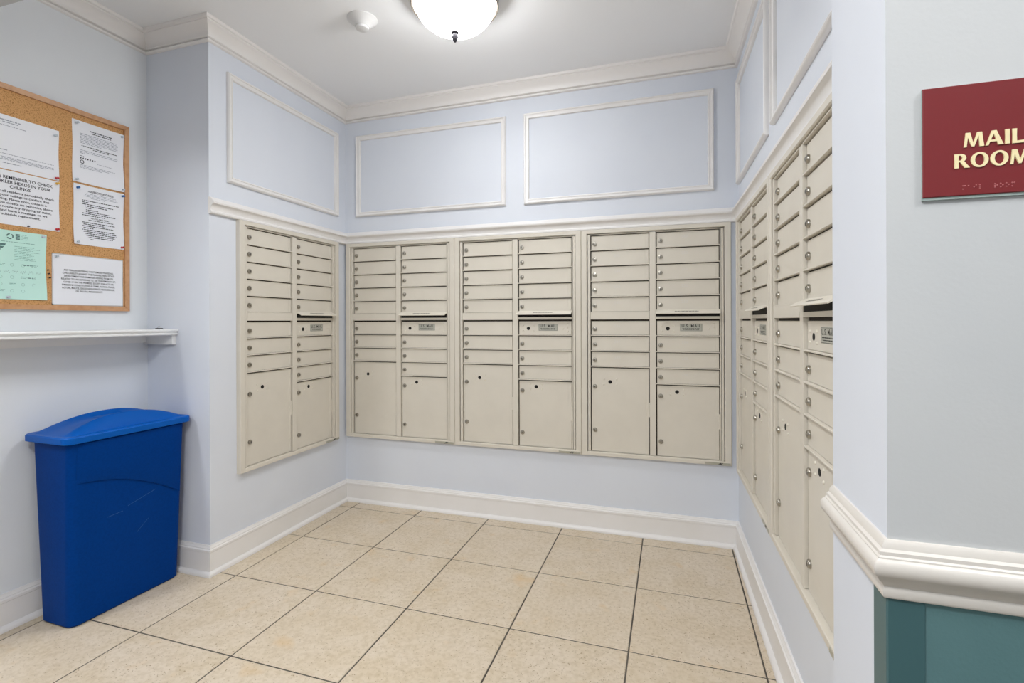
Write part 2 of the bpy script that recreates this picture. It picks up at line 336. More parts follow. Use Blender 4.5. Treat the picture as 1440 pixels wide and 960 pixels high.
def build_unit():
    u = thing('mailbox_unit', 'x', 'mailbox')
    m = MB(); t = .033                                            # trim surround: outer flat and stepped inner lip
    for (ix, oy) in ((0, 0),):
        prof = [(0, 0), (0, YT + .004), (.003, YT), (t - .004, YT), (t, YT + .003), (t, -.002), (t - .002, 0)]
        n = len(prof); vs = []; fs = []
        for cx, cz, sx, sz in ((0, ZB0, 1, 1), (U, ZB0, -1, 1), (U, ZT1, -1, -1), (0, ZT1, 1, -1)):
            for i, o in prof: vs.append((cx + sx * i, o, cz + sz * i * (.66 if cz == ZB0 else .7)))
        for i in range(4):
            for k in range(n - 1): fs.append((i * n + k, i * n + k + 1, ((i + 1) % 4) * n + k + 1, ((i + 1) % 4) * n + k))
        m.add(vs, fs)
    link('trim_surround', m.mesh('trim_surround', 'almond'), u)
    m = MB(); m.box(.036, U - .036, -.003, -.0005, ZB0 + .024, ZT1 - .026); link('gap_shade_sheet', m.mesh('gap_shade_sheet', 'gap'), u)  # thin dark sheet, stands in for shade in the door gaps
    def stile(x0, x1, name):
        m = MB(); m.bbox(x0, x1, YFR, -.001, D0 + .001, D1 - .001, .001); link(name, m.mesh(name, 'almond'), u)
    stile(.0365, COLS[0][0] - .001, 'stile'); stile(COLS[0][1] + .0015, COLS[1][0] - .0015, 'mullion'); stile(COLS[1][1] + .0015, .7465, 'stile'); stile(.7485, U - .0365, 'stile')
    def shelf(c, z, h=SH):
        m = MB(); m.bbox(COLS[c][0], COLS[c][1], YFR, -.001, z - h, z, .0009); link('shelf_edge', m.mesh('shelf_edge', 'almond'), u)
    def door(c, z, mesh, name, z0):
        return link(name, mesh, u, (COLS[c][0], 0, z0))
    def put(par, name, mesh, x, z, y=YD):                         # x, z in unit coordinates
        return link(name, mesh, par, (x - par.location.x, y, z - par.location.z))
    for c in (0, 1):
        z = D1
        shelf(c, z + .001, .004)
        for k in range(5):
            d = door(c, z, DOOR, 'door', z - RH + SH * .5); put(d, 'lock', LOCK, COLS[c][0] + .023, z - RH * .58); z -= RH; shelf(c, z + SH * .5)
        if c == 0:
            m = MB(); m.bbox(COLS[c][0], COLS[c][1], YFR - .001, -.001, z - .5 * RH + SH * .5 - .001, z - SH * .5, .001); link('spacer_panel', m.mesh('spacer_panel', 'almond'), u)
            z -= .5 * RH
        else:
            # outgoing slot with hinged flap
            xa, xb = COLS[1][0] + .004, COLS[1][1] - .002
            m = MB(); m.box(xa, xb, YFR + .002, -.002, 1.231, 1.250); link('mail_slot', m.mesh('mail_slot', 'slot'), u)
            m = MB(); m.loft([[(x, -.010, 1.2685), (x, -.044, 1.2535), (x, -.052, 1.2475), (x, -.0505, 1.2450), (x, -.042, 1.2495), (x, -.010, 1.2640)] for x in (xa - .006, xb + .004)])
            fl = link('slot_flap', m.mesh('slot_flap', 'almond_flap'), u)
            m = MB(); a = Vector((0, -.0440, 1.2535)); bq = Vector((0, -.010, 1.2685)); 
            for q0, q1 in ((.16, .27), (.33, .44)):
                pa, pb = a.lerp(bq, q0), a.lerp(bq, q1); e = .0004
                x = .512
                while x < .632:
                    wd = random.uniform(.006, .016); m.add([(x, pa.y, pa.z + e), (min(x + wd, .634), pa.y, pa.z + e), (min(x + wd, .634), pb.y, pb.z + e), (x, pb.y, pb.z + e)], [(0, 1, 2, 3)]); x += wd + .002
            link('flap_lettering', m.mesh('flap_lettering', 'flap_print', fix=False), fl)
            m = MB(); m.bbox(COLS[1][0], COLS[1][1], YFR, -.001, 1.2165, 1.2310, .0008); link('slot_sill', m.mesh('slot_sill', 'almond'), u)
            z -= .5 * RH
            pn = link('mail_panel', DOOR, u, (COLS[1][0], 0, z - RH + SH * .5))
            put(pn, 'key_hole', HOLE, .476, 1.164)
            for sx, sz in ((.445, 1.179), (.508, 1.179), (.445, 1.149), (.508, 1.149), (.688, 1.163), (.714, 1.190), (.714, 1.170), (.716, 1.146)): put(pn, 'screw', SCREW, sx, sz)
            m = MB(); m.bbox(-.058, .058, -.0012, 0, -.0205, .0205, .0006); pl = put(pn, 'placard', m.mesh('placard', 'placard'), .5965, 1.1705)
            t1 = text_mesh('t', 'U.S. MAIL', .021, 'placard_print', bold=.0004, spacing=1.15)
            pb = join_flat([(t1, 0, .0075, 0)], 'p', 'placard_print')
            for zz, wv in ((-.006, .045), (-.0125, .041)):
                x = -wv
                while x < wv: wd = random.uniform(.004, .011); pb.box(x, min(x + wd, wv), -.0001, .0, zz - .0013, zz + .0013); x += wd + .002
            for q in ((-.055, .055, .0180, .0188), (-.055, .055, -.0188, -.0180), (-.055, -.0542, -.0188, .0188), (.0542, .055, -.0188, .0188)): pb.box(q[0], q[1], -.0001, 0, q[2], q[3])
            link('lettering', pb.mesh('lettering', 'placard_print', fix=False), pl, (0, -.00145, 0))
            z -= RH; shelf(c, z + SH * .5)
        for k in range(3):
            d = door(c, z, DOOR, 'door', z - RH + SH * .5); put(d, 'lock', LOCK, COLS[c][0] + .023, z - RH * .58); z -= RH; shelf(c, z + SH * .5)
        pd = door(c, z, PAR1 if c == 0 else PAR2, 'parcel_door', D0 + .001)
        lx = COLS[c][0] + .023; up_, lo, hz = ((.831, .582, .859), (.791, .539, .816))[c]
        put(pd, 'lock', LOCK, lx, up_); put(pd, 'lock', LOCK, lx, lo); hx = COLS[c][0] + .109
        put(pd, 'key_hole', HOLE, hx, hz)
        for sx in (-.035, .035):
            for sz in (-.015, .015): put(pd, 'screw', SCREW, hx + sx, hz + sz)
        put(pd, 'hinge_tab', HINGE, COLS[c][1] - .005, (.71, .665)[c])
    m = MB(); m.bbox(-.064, .064, -.0016, 0, -.0062, .0062, .0006); pl = link('maker_plate', m.mesh('maker_plate', 'plate_grey'), u, (.7265, YT, .4445))
    m = MB()                                                       # black AF mark
    for poly in ([(-.012, -.0058), (-.0085, -.0058), (.0005, .0058), (-.0025, .0058)], [(-.0025, .0058), (.0015, .0058), (.0065, -.0058), (.0025, -.0058)], [(-.006, -.0012), (.010, -.0012), (.011, .0008), (-.005, .0008)], [(.0015, .0058), (.014, .0058), (.0128, .0034), (.0015, .0034)]):
        m.add([(x, -.0019, z) for x, z in poly], [(0, 1, 2, 3)])
    link('emblem', m.mesh('emblem', 'slot', fix=False), pl, (.014, 0, 0))
    return u
unit0 = build_unit()
spots = [((0, -.905, 0), RL, 'almond steel mailbox unit set alone in the left wall block'),
         ((.018, 0, 0), RB, 'almond steel mailbox unit at the left end of the back wall row'),
         ((.816, 0, 0), RB, 'almond steel mailbox unit in the middle of the back wall row'),
         ((1.614, 0, 0), RB, 'almond steel mailbox unit at the right end of the back wall row'),
         ((*rightwall(.111), 0), RR, 'almond steel mailbox unit on the right wall nearest the back corner'),
         ((*rightwall(.909), 0), RR, 'almond steel mailbox unit on the right wall partly hidden by the doorway jamb')]
units = []
for i, (loc, rz, lab) in enumerate(spots):
    u = unit0 if i == 0 else copy_tree(unit0)
    u.location = loc; u.rotation_euler.z = rz; tag(u, lab, 'mailbox', 'wall mailbox units'); units.append(u)
# pale door numbers of the right-hand back unit
ds = sorted([o for o in units[3].children if o.name.startswith('door')], key=lambda o: (o.location.x, -o.location.z))
for k, d in enumerate(ds):
    t1 = text_mesh('t', str(241 + k), .021, 'digits', bold=.0002, spacing=1.1)
    link('door_number', join_flat([(t1, 0, 0, 0)], 'n', 'digits').mesh('door_number', 'digits', fix=False), d, (.150, YD - .0004, .050))

# ------------------------------------------------------------------ ceiling bowl lamps
def bowl_lamp(name, label, x, y, watt):
    o = thing(name, label, 'ceiling lamp', (x, y, ZCEIL))
    b = MB(); b.lathe([(.150, 0), (.182, -.010), (.193, -.030), (.193, -.060), (.188, -.066), (.181, -.064), (.178, -.040), (.150, -.030)], n=48); link('metal_ring', b.mesh('metal_ring', 'brass', True), o)
    pr = [(.176, -.044)] + [(.176 * math.cos(a), -.044 - .128 * math.sin(a)) for a in [math.radians(d) for d in range(6, 90, 7)]] + [(.012, -.172)]
    b = MB(); b.lathe(pr, n=40); link('glass_bowl', b.mesh('glass_bowl', 'bowl', True), o)
    b = MB(); b.lathe([(.006, -.166), (.0165, -.170), (.0175, -.176), (.010, -.180), (.010, -.185), (.0145, -.188), (.0145, -.197), (.009, -.208), (.002, -.217)], n=16); link('finial', b.mesh('finial', 'finial', True), o)
    ld = bpy.data.lights.new('bulb_light', 'AREA'); ld.shape = 'DISK'; ld.size = .30; ld.energy = watt; ld.color = (.985, .99, 1)
    lo = bpy.data.objects.new('bulb_light', ld); C.objects.link(lo); lo.parent = o; lo.location = (0, 0, -.225)
    return o
bowl_lamp('ceiling_lamp', 'glowing glass bowl ceiling lamp above the mailboxes', 1.210, -.890, ROOM_WATT)
bowl_lamp('unseen_hall_lamp', 'glass bowl ceiling lamp in the hall to the left of the doorway', -.45, -2.72, HALL_WATT)
bowl_lamp('unseen_hall_lamp', 'added unseen bowl lamp in the hall facing the doorway, brightening the alcove', 1.55, -3.15, HALL_WATT * 2.0)  # lamp added out of view to brighten the alcove wall
bowl_lamp('unseen_hall_lamp', 'glass bowl ceiling lamp in the hall to the right of the doorway', 3.25, -2.72, HALL_WATT * .4)
# smoke detector
o = thing('smoke_detector', 'round white smoke detector on the ceiling left of the bowl lamp', 'smoke detector', (.714, -.852, ZCEIL))
b = MB(); b.lathe([(.070, 0), (.070, -.004), (.064, -.010), (.050, -.022), (.036, -.034), (.034, -.038)], n=32); link('base', b.mesh('base', 'plastic', True), o)
b = MB(); b.lathe([(.031, -.038), (.031, -.0415), (.029, -.048), (.020, -.051)], n=28); link('sensor_cap', b.mesh('sensor_cap', 'plastic', True), o)

# ------------------------------------------------------------------ shelf with cleats (runs along the alcove wall)
sh = thing('wall_shelf', 'white painted wall shelf with beaded edge under the cork board', 'shelf')
prof = [(XA + .0015, 1.150), (-.222, 1.150), (-.215, 1.146), (-.204, 1.146), (-.199, 1.149), (-.199, 1.154), (-.205, 1.158), (-.205, 1.161), (-.196, 1.165), (-.195, 1.170), (-.200, 1.174), (XA + .0015, 1.174)]
b = MB(); b.loft([[(x, yy, z) for x, z in prof] for yy in (YI + .002, YF - .0015)]); link('board', b.mesh('board', 'shelfwhite', True), sh)
b = MB(); b.box(XA + .0015, -.214, YF - .020, YF - .0015, 1.100, 1.1495); b.box(XA + .0015, -.211, YF - .024, YF - .0015, 1.100, 1.104); link('end_cleat', b.mesh('end_cleat', 'shelfwhite'), sh)
b = MB(); b.box(XA + .0015, XA + .02, YI + .002, YF - .021, 1.108, 1.1495); link('wall_cleat', b.mesh('wall_cleat', 'shelfwhite'), sh)
o = thing('binder_clip', 'tiny black binder clip lying on the end of the shelf', 'clip', (-.275, -1.10, 1.174))
b = MB(); b.loft([[(x, -.010, 0), (x, .010, 0), (x, .004, .006), (x, -.004, .006)] for x in (-.018, .018)]); link('body', b.mesh('body', 'binderblack'), o)
b = MB(); pts = [Vector((.010 * math.cos(a) , .0, .004 + .011 * math.sin(a))) for a in [math.pi * k / 10 for k in range(11)]]
b.loft([[p + Vector((0, .0009 * math.cos(t), .0009 * math.sin(t))) for t in (0, 1.57, 3.14, 4.71)] for p in pts]); link('wire_loop', b.mesh('wire_loop', 'nickel'), o)

# ------------------------------------------------------------------ cork board and notices (local x along +Y world, y into the wall)
BY0, BY1, BZ0, BZ1 = -1.772, -1.160, 1.262, 2.152
bd = thing('cork_board', 'cork notice board with oak frame on the left wall', 'notice board', (XA, 0, 0), RL)
b = MB(); b.box(BY0 + .012, BY1 - .012, -.010, -.0012, BZ0 + .012, BZ1 - .012); link('cork_sheet', b.mesh('cork_sheet', 'cork'), bd)
FRW = .021
for nm, q in (('frame_rail', ((BY0, BZ0), (BY1, BZ0), (BY1 - FRW, BZ0 + FRW), (BY0 + FRW, BZ0 + FRW))), ('frame_stile', ((BY1, BZ0), (BY1, BZ1), (BY1 - FRW, BZ1 - FRW), (BY1 - FRW, BZ0 + FRW))),
              ('frame_rail', ((BY1, BZ1), (BY0, BZ1), (BY0 + FRW, BZ1 - FRW), (BY1 - FRW, BZ1 - FRW))), ('frame_stile', ((BY0, BZ1), (BY0, BZ0), (BY0 + FRW, BZ0 + FRW), (BY0 + FRW, BZ1 - FRW)))):
    c = Vector((sum(p[0] for p in q) / 4, sum(p[1] for p in q) / 4)); b = MB()
    top = [Vector(p) + (c - Vector(p)).normalized() * .002 for p in q]
    b.loft([[(p[0], -.0012, p[1]) for p in q], [(p[0], -.016, p[1]) for p in q], [(p[0], -.018, p[1]) for p in top]]); link(nm, b.mesh(nm, 'oak'), bd)
YPAP = -.0105
def sheet(y0, y1, z0, z1, m, curl=(.0, .0, .0, .0), th=.0005):
    """paper as a thin slightly curled sheet; local x from 0..w, z 0..h; curl lifts at bl, br, tl, tr corners"""
    w_, h_ = y1 - y0, z1 - z0; n = 12; b = MB(); vs = []
    for side in (0, 1):
        for j in range(n + 1):
            for i in range(n + 1):
                s, t = i / n, j / n
                l = curl[0] * max(0, 1 - 2.2 * (s + t)) + curl[1] * max(0, 1 - 2.2 * (1 - s + t)) + curl[2] * max(0, 1 - 2.2 * (s + 1 - t)) + curl[3] * max(0, 1 - 2.2 * (2 - s - t))
                l += .0016 * math.sin(t * 6.0 + s * 2) ** 2 * (4 * s * (1 - s)) ** .3 * 0
                e = .0012 * math.sin(t * 7 + 1) * (s > .99) - .0012 * math.sin(t * 8) * (s < .01)
                vs.append((s * w_ + e, -l - (th if side == 0 else 0), t * h_))
    N = (n + 1) ** 2; fs = []
    for j in range(n):
        for i in range(n):
            a = j * (n + 1) + i; fs.append((a, a + 1, a + n + 2, a + n + 1)); fs.append((N + a, N + a + n + 1, N + a + n + 2, N + a + 1))
    edge = list(range(n)) + [k * (n + 1) + n for k in range(n)] + [n * (n + 1) + n - k for k in range(n)] + [(n - k) * (n + 1) for k in range(n)]
    for k in range(len(edge)): a, c = edge[k], edge[(k + 1) % len(edge)]; fs.append((a, N + a, N + c, c))
    b.add(vs, fs); return b.mesh('sheet', m, True)
def bars(b, x0, x1, z, h, mi=0, gap=True, y=0):
    x = x0
    while x < x1 - .001:
        wd = random.uniform(.004, .016) if gap else x1 - x0
        b.add([(x, y, z - h / 2), (min(x + wd, x1), y, z - h / 2), (min(x + wd, x1), y, z + h / 2), (x, y, z + h / 2)], [(0, 1, 2, 3)], mi); x += wd + .0022
def ring(b, cx, cz, r, t, mi=0, n=20, a0=0, a1=2 * math.pi):
    vs = []; fs = []
    for k in range(n + 1):
        a = a0 + (a1 - a0) * k / n; vs += [(cx + r * math.cos(a), 0, cz + r * math.sin(a)), (cx + (r - t) * math.cos(a), 0, cz + (r - t) * math.sin(a))]
        if k: fs.append((2 * k - 2, 2 * k, 2 * k + 1, 2 * k - 1))
    b.add(vs, fs, mi)
def notice(name, label, y0, y1, z0, z1, m, curl, pr, mats, th=.0005):
    o = thing(name, label, 'notice', (XA - YPAP + .0006, y0, z0), RL)
    link('sheet', sheet(y0, y1, z0, z1, m, curl, th), o)
    # keep the print just proud of the sheet
    tag(link('print', pr.mesh('print', mats, fix=False), o, (0, -th - .0007, 0)), kind='stuff'); return o
def lines(b, rows, size, x, z, dz, m, align='LEFT', bold=0.0, mi=0, spacing=1.0, fit=None):
    ms = [text_mesh('t', r, size, m, bold, align, spacing) for r in rows]
    sx = fit / max(max(v.co.x for v in me.vertices) - min(v.co.x for v in me.vertices) for me in ms) if fit else 1
    for k, me in enumerate(ms):
        b.add([(v.co.x * sx + x, 0, v.co.y + z - k * dz) for v in me.vertices], [tuple(p.vertices) for p in me.polygons], mi)
LS, LL = .216, .279
# landscape letter, upper left
b = MB(); bars(b, .080, .150, .193, .004); bars(b, .090, .140, .185, .003); bars(b, .065, .165, .172, .0025)
bars(b, .012, .05, .162, .002)
bars(b, .055, .105, .075, .003); bars(b, .012, .262, .060, .0022); bars(b, .012, .262, .047, .0022); bars(b, .012, .262, .042, .0022); bars(b, .012, .235, .037, .0022); bars(b, .09, .15, .024, .003)
notice('letter_notice', 'white landscape letter pinned at the upper left of the cork board', -1.731, -1.450, 1.8165, 2.030, 'paper', (0, 0, 0, 0), b, ['greyink'])
# sprinkler notice
b = MB(); lines(b, ['PLEASE REMEMBER TO CHECK', 'SPRINKLER HEADS IN YOUR', 'CEILINGS'], .0170, .146, .186, .0178, 'ink', 'CENTER', .00025, fit=.222)
lines(b, ['We ask that all residents periodically check', 'heads in your ceilings to confirm that', 'not leaking. Please note, there is a', 'located in the closets on balconies, above', 'unit. If you notice any dripping or stains,', '5-7562 and leave a message, so we', 'can schedule replacement.'], .0128, .138, .130, .0150, 'ink', 'CENTER', .0002, fit=.250)
notice('sprinkler_notice', 'white notice with bold heading about sprinkler heads, below the landscape letter', -1.731, -1.449, 1.5985, 1.8125, 'paper', (0, 0, 0, 0), b, ['ink'])
# mint green recycling sheet
b = MB(); cx, cz = .098, .250
for k in range(3): ring(b, cx, cz, .0115, .0042, 0, 8, math.radians(90 + 120 * k), math.radians(180 + 120 * k))
for r_ in range(4): bars(b, .116, .130, .2595 - r_ * .0058, .0045, 0, False)
for r_ in range(4): bars(b, .134, .165 - .004 * r_, .2595 - r_ * .0058, .0016, 1)
bars(b, .070, .190, .228, .0022, 1)
for k, (xa, xb) in enumerate(((.085, .100), (.080, .092), (.070, .083), (.060, .074))):
    b.add([(.0, 0, .219 - k * .011), (xa, 0, .219 - k * .011), (xb - .018, 0, .211 - k * .011), (0, 0, .211 - k * .011)], [(3, 2, 1, 0)], 0)
for r_ in range(9): bars(b, .112, random.uniform(.165, .200), .212 - r_ * .0066, .0018, 1)
for r_, zz in enumerate((.137, .088, .060, .034)):
    for k in range(4):
        x = .068 + k * .036
        if (r_ + k) % 3: ring(b, x, zz, .006, .0008, 1, 10)
        else: bars(b, x - .008, x + .014, zz + .003, .0022, 1); bars(b, x - .008, x + .010, zz - .002, .0016, 1)
bars(b, .140, .175, .139, .003, 0); bars(b, .155, .178, .088, .003, 0)
pts = []                                                                # handwritten line
x = .055
while x < .205:
    pts.append((x, .110 + .0045 * math.sin(x * 900) + .002 * math.sin(x * 310))); x += .0011
for k in range(len(pts) - 1):
    (xa, za), (xb, zb) = pts[k], pts[k + 1]
    if int(xa / .026) % 2 == int((xa + .008) / .026) % 2: b.add([(xa, 0, za - .0006), (xb, 0, zb - .0006), (xb, 0, zb + .0006), (xa, 0, za + .0006)], [(0, 1, 2, 3)], 0)
notice('recycling_notice', 'mint green recycling sheet with small icons at the lower left of the cork board', -1.7165, -1.498, 1.3025, 1.5765, 'mint', (.0, .006, 0, .003), b, ['greenink', 'palegreenink'])
# upper right letter
b = MB(); bars(b, .070, .165, .240, .0040, 1); bars(b, .078, .160, .231, .0035, 1)
for r_ in range(7): bars(b, .030, .190 if r_ < 6 else .12, .219 - r_ * .0068, .0024)
bars(b, .036, .186, .166, .0032, 1); bars(b, .082, .15, .159, .0028, 1)
for r_ in range(3): bars(b, .030, .188 if r_ < 2 else .05, .146 - r_ * .0068, .0024)
bars(b, .030, .045, .120, .002, 1)
for k in range(7): b.add([(.030 + k * .0095, 0, .107), (.0345 + k * .0095, 0, .107), (.036 + k * .0095, 0, .1135), (.032 + k * .0095, 0, .1135)], [(0, 1, 2, 3)], 1)
ring(b, .038, .094, .0085, .0028, 1); bars(b, .1, .165, .099, .002)
for r_ in range(3): bars(b, .030, .180 - .03 * r_, .080 - r_ * .006, .0022)
notice('insurance_letter', 'white portrait letter with a small ring logo at the upper right of the cork board', -1.399, -1.1835, 1.832, 2.106, 'paper', (.002, .006, 0, .003), b, ['greyink', 'ink'])
# trash and recycling rules
b = MB(); lines(b, ['TRASH/RECYCLING RULES'], .0125, LS / 2, .243, .01, 'ink', 'CENTER', .0002, fit=.125)
for r_ in range(4): bars(b, .030 + (.04 if r_ == 3 else 0), .190 - (.06 if r_ == 3 else 0), .232 - r_ * .0062, .0020, 1)
z = .200
for x0, x1 in ((.035, .190), (.035, .06), (.035, .165), (.045, .14), (.050, .075), (.050, .10), (.050, .15), (.035, .175), (.035, .13)):
    bars(b, x0, x1, z, .0034); z -= .0082
lines(b, ['RECYCLABLE ITEMS'], .0088, LS / 2, z - .003, .01, 'ink', 'CENTER', .0001); bars(b, .06, .165, z - .012, .0028); z -= .024
for x0, x1 in ((.035, .172), (.04, .13), (.035, .165), (.04, .08), (.035, .172), (.038, .178), (.038, .182), (.038, .18), (.038, .166), (.038, .08)):
    bars(b, x0, x1, z, .0034); z -= .0082
notice('rules_notice', 'white portrait trash and recycling rules sheet at the middle right of the cork board', -1.396, -1.184, 1.556, 1.8235, 'paper', (.006, .003, .004, .002), b, ['ink', 'greyink'])
# laminated liability notice
b = MB(); lines(b, ['ANY PERSON ENTERING THE PREMISES WAIVES ALL', 'CIVIL LIABILITY AGAINST THE PLANNED REAL ESTATE', 'DEVELOPMENT FOR DAMAGES ARISING FROM, OR', 'RELATED TO, AN EXPOSURE TO, OR TRANSMISSION OF,', 'COVID-19 ON THE PREMISES, EXCEPT FOR ACTS OR', 'OMISSIONS CONSTITUTING A CRIME, ACTUAL FRAUD,', 'ACTUAL MALICE, GROSS NEGLIGENCE, RECKLESSNESS,', 'OR WILLFUL MISCONDUCT.'], .0108, LL / 2, .148, .0128, 'ink', 'CENTER', .00012, fit=.222)
o = notice('liability_notice', 'laminated white notice in capital letters at the lower right of the cork board', -1.472, -1.190, 1.2885, 1.5015, 'paper', (0, 0, 0, 0), b, ['ink'])
b = MB(); h_, w_ = .213, .282
for q in ((-.005, w_ + .003, -.004, -.0002), (-.005, w_ + .003, h_ + .0002, h_ + .004), (-.005, -.0002, -.004, h_ + .004), (w_ + .0002, w_ + .003, -.004, h_ + .004)): b.box(q[0], q[1], -.0007, -.0001, q[2], q[3])
link('laminate_border', b.mesh('laminate_border', 'laminate'), o)
# push pins
def pinmesh(m):
    b = MB(); b.lathe([(.0008, 0), (.0008, .002), (.0050, .0022), (.0052, .0034), (.0030, .0048), (.0026, .0110), (.0046, .0128), (.0048, .0145), (.0040, .0150)], n=12, axis='-y'); return b.mesh('push_pin', m, True)
PM = {}
for col, y, z, lab in (('red', -1.461, 1.825, 'red push pin in the lower corner of the landscape letter'), ('yellow', -1.459, 1.803, 'yellow push pin in the upper corner of the sprinkler notice'),
        ('red', -1.460, 1.607, 'red push pin in the lower corner of the sprinkler notice'), ('black', -1.560, 1.602, 'black push pin at the lower edge of the sprinkler notice'),
        ('blue', -1.381, 1.806, 'blue push pin in the upper left corner of the rules sheet'), ('blue', -1.190, 1.812, 'blue push pin in the upper right corner of the rules sheet'),
        ('red', -1.194, 1.566, 'red push pin in the lower right corner of the rules sheet'), ('clear', -1.383, 1.566, 'clear push pin in the lower left corner of the rules sheet'),
        ('clear', -1.384, 2.092, 'clear push pin in the upper left corner of the ring logo letter'), ('clear', -1.192, 2.094, 'clear push pin in the upper right corner of the ring logo letter'),
        ('clear', -1.386, 1.842, 'clear push pin in the lower left corner of the ring logo letter'), ('clear', -1.190, 1.843, 'clear push pin in the lower right corner of the ring logo letter'),
        ('clear', -1.466, 2.005, 'clear push pin near the upper right corner of the landscape letter'), ('clear', -1.512, 1.566, 'clear push pin in the upper corner of the mint green sheet'),
        ('clear', -1.628, 1.310, 'clear push pin at the bottom edge of the mint green sheet'), ('clear', -1.463, 1.492, 'clear push pin in the upper left corner of the laminated notice'),
        ('black', -1.493, 1.430, 'dark push pin in bare cork beside the mint green sheet, uppermost'), ('black', -1.490, 1.415, 'dark push pin in bare cork beside the mint green sheet, middle'), ('black', -1.487, 1.398, 'dark push pin in bare cork beside the mint green sheet, lowest')):
    if col not in PM: PM[col] = pinmesh('pin_' + col)
    po = tag(link('push_pin', PM[col], None, (XA - YPAP + .0012, y, z), RL), lab, 'push pin', 'push pins on the cork board')
    if col == 'black': po.scale = (.6, .6, .6)

# ------------------------------------------------------------------ slim blue bin (local: x across, y along, z up; big face toward +x)
bn = thing('recycling_bin', 'slim blue plastic recycling bin with arched lid under the shelf', 'bin', (-.234, -1.334, 0), math.radians(-1.5))
HB = .735
def half(z):                                   # half sizes of the tapered body
    t = z / HB; return .097 + .026 * t, .226 + .014 * t
def rrect(hx, hy, r, z, n=6):
    pts = []
    for cx, cy, a0 in ((hx - r, hy - r, 0), (-hx + r, hy - r, 90), (-hx + r, -hy + r, 180), (hx - r, -hy + r, 270)):
        for k in range(n + 1): a = math.radians(a0 + 90 * k / n); pts.append(Vector((cx + r * math.cos(a), cy + r * math.sin(a), z)))
    return pts
b = MB(); rings = [rrect(half(0)[0] - .008, half(0)[1] - .008, .03, 0)]
for k in range(0, 13): z = .008 + (HB - .008) * k / 12; rings.append(rrect(*half(z), .034, z))
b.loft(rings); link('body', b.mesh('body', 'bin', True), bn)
for s in (1, -1):                              # raised upper panel whose lower edge is the arch
    b = MB(); n = 24; vs = []; fs = []; yh = half(.6)[1] - .022; TH = .0070
    for i in range(n + 1):
        y = -yh + 2 * yh * i / n; za = .572 - .165 * ((y + yh) / (2 * yh)) ** 1.9; e_ = min(1, (1 - abs(y / yh)) / .16); th = TH * e_ * e_ * (3 - 2 * e_)
        for (z, o) in ((za, -.002), (za, th * .8), (za + .004, th), (.62, th), (.70, th), (.728, th * .6), (.733, -.002)):
            vs.append((s * (half(z)[0] + o), y, z))
    m_ = 7
    for i in range(n):
        for k in range(m_ - 1): fs.append((i * m_ + k, i * m_ + k + 1, (i + 1) * m_ + k + 1, (i + 1) * m_ + k))
    fs.append(tuple(range(m_))); fs.append(tuple(n * m_ + k for k in range(m_)))
    b.add(vs, fs); link('upper_panel', b.mesh('upper_panel', 'bin', True), bn)
lid = None
b = MB(); LX, LY = .140, .262
b.loft([rrect(LX - .006, LY - .006, .03, .733), rrect(LX, LY, .034, .736), rrect(LX, LY, .034, .757), rrect(LX - .004, LY - .004, .032, .762), rrect(LX - .02, LY - .02, .02, .7625)])
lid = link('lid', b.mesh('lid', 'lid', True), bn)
b = MB(); n = 28; vs = []; fs = []; m_ = 10       # arched crown of the lid with a shallow central trough
for i in range(n + 1):
    t = -1 + 2 * i / n; y = t * (LY - .018); h = .058 * (1 - abs(t) ** 2.2); e = .122 - .016 * (1 - t * t)
    z0 = .7615
    for x, z in ((-e, z0 - .002), (-e + .004, z0 + .1 * h), (-e + .030, z0 + .92 * h), (-e + .040, z0 + h), (-.046, z0 + h), (.046, z0 + h), (e - .040, z0 + h), (e - .030, z0 + .92 * h), (e - .004, z0 + .1 * h), (e, z0 - .002)): vs.append((x, y, z - (.30 * h if abs(x) < .0461 else 0)))
for i in range(n):
    for k in range(m_ - 1): fs.append((i * m_ + k, i * m_ + k + 1, (i + 1) * m_ + k + 1, (i + 1) * m_ + k))
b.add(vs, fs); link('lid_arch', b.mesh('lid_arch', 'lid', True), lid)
for y0, z0, y1, z1 in ((-.02, .42, .10, .455), (.02, .29, .07, .335), (-.10, .40, -.04, .405), (.12, .5, .2, .53)):
    x0, x1 = half(z0)[0] + .0006, half(z1)[0] + .0006; d = .0007; b = MB(); b.add([(x0, y0, z0 - d), (x1, y1, z1 - d), (x1, y1, z1 + d), (x0, y0, z0 + d)], [(0, 1, 2, 3)]); link('scuff', b.mesh('scuff', 'scuff'), bn)

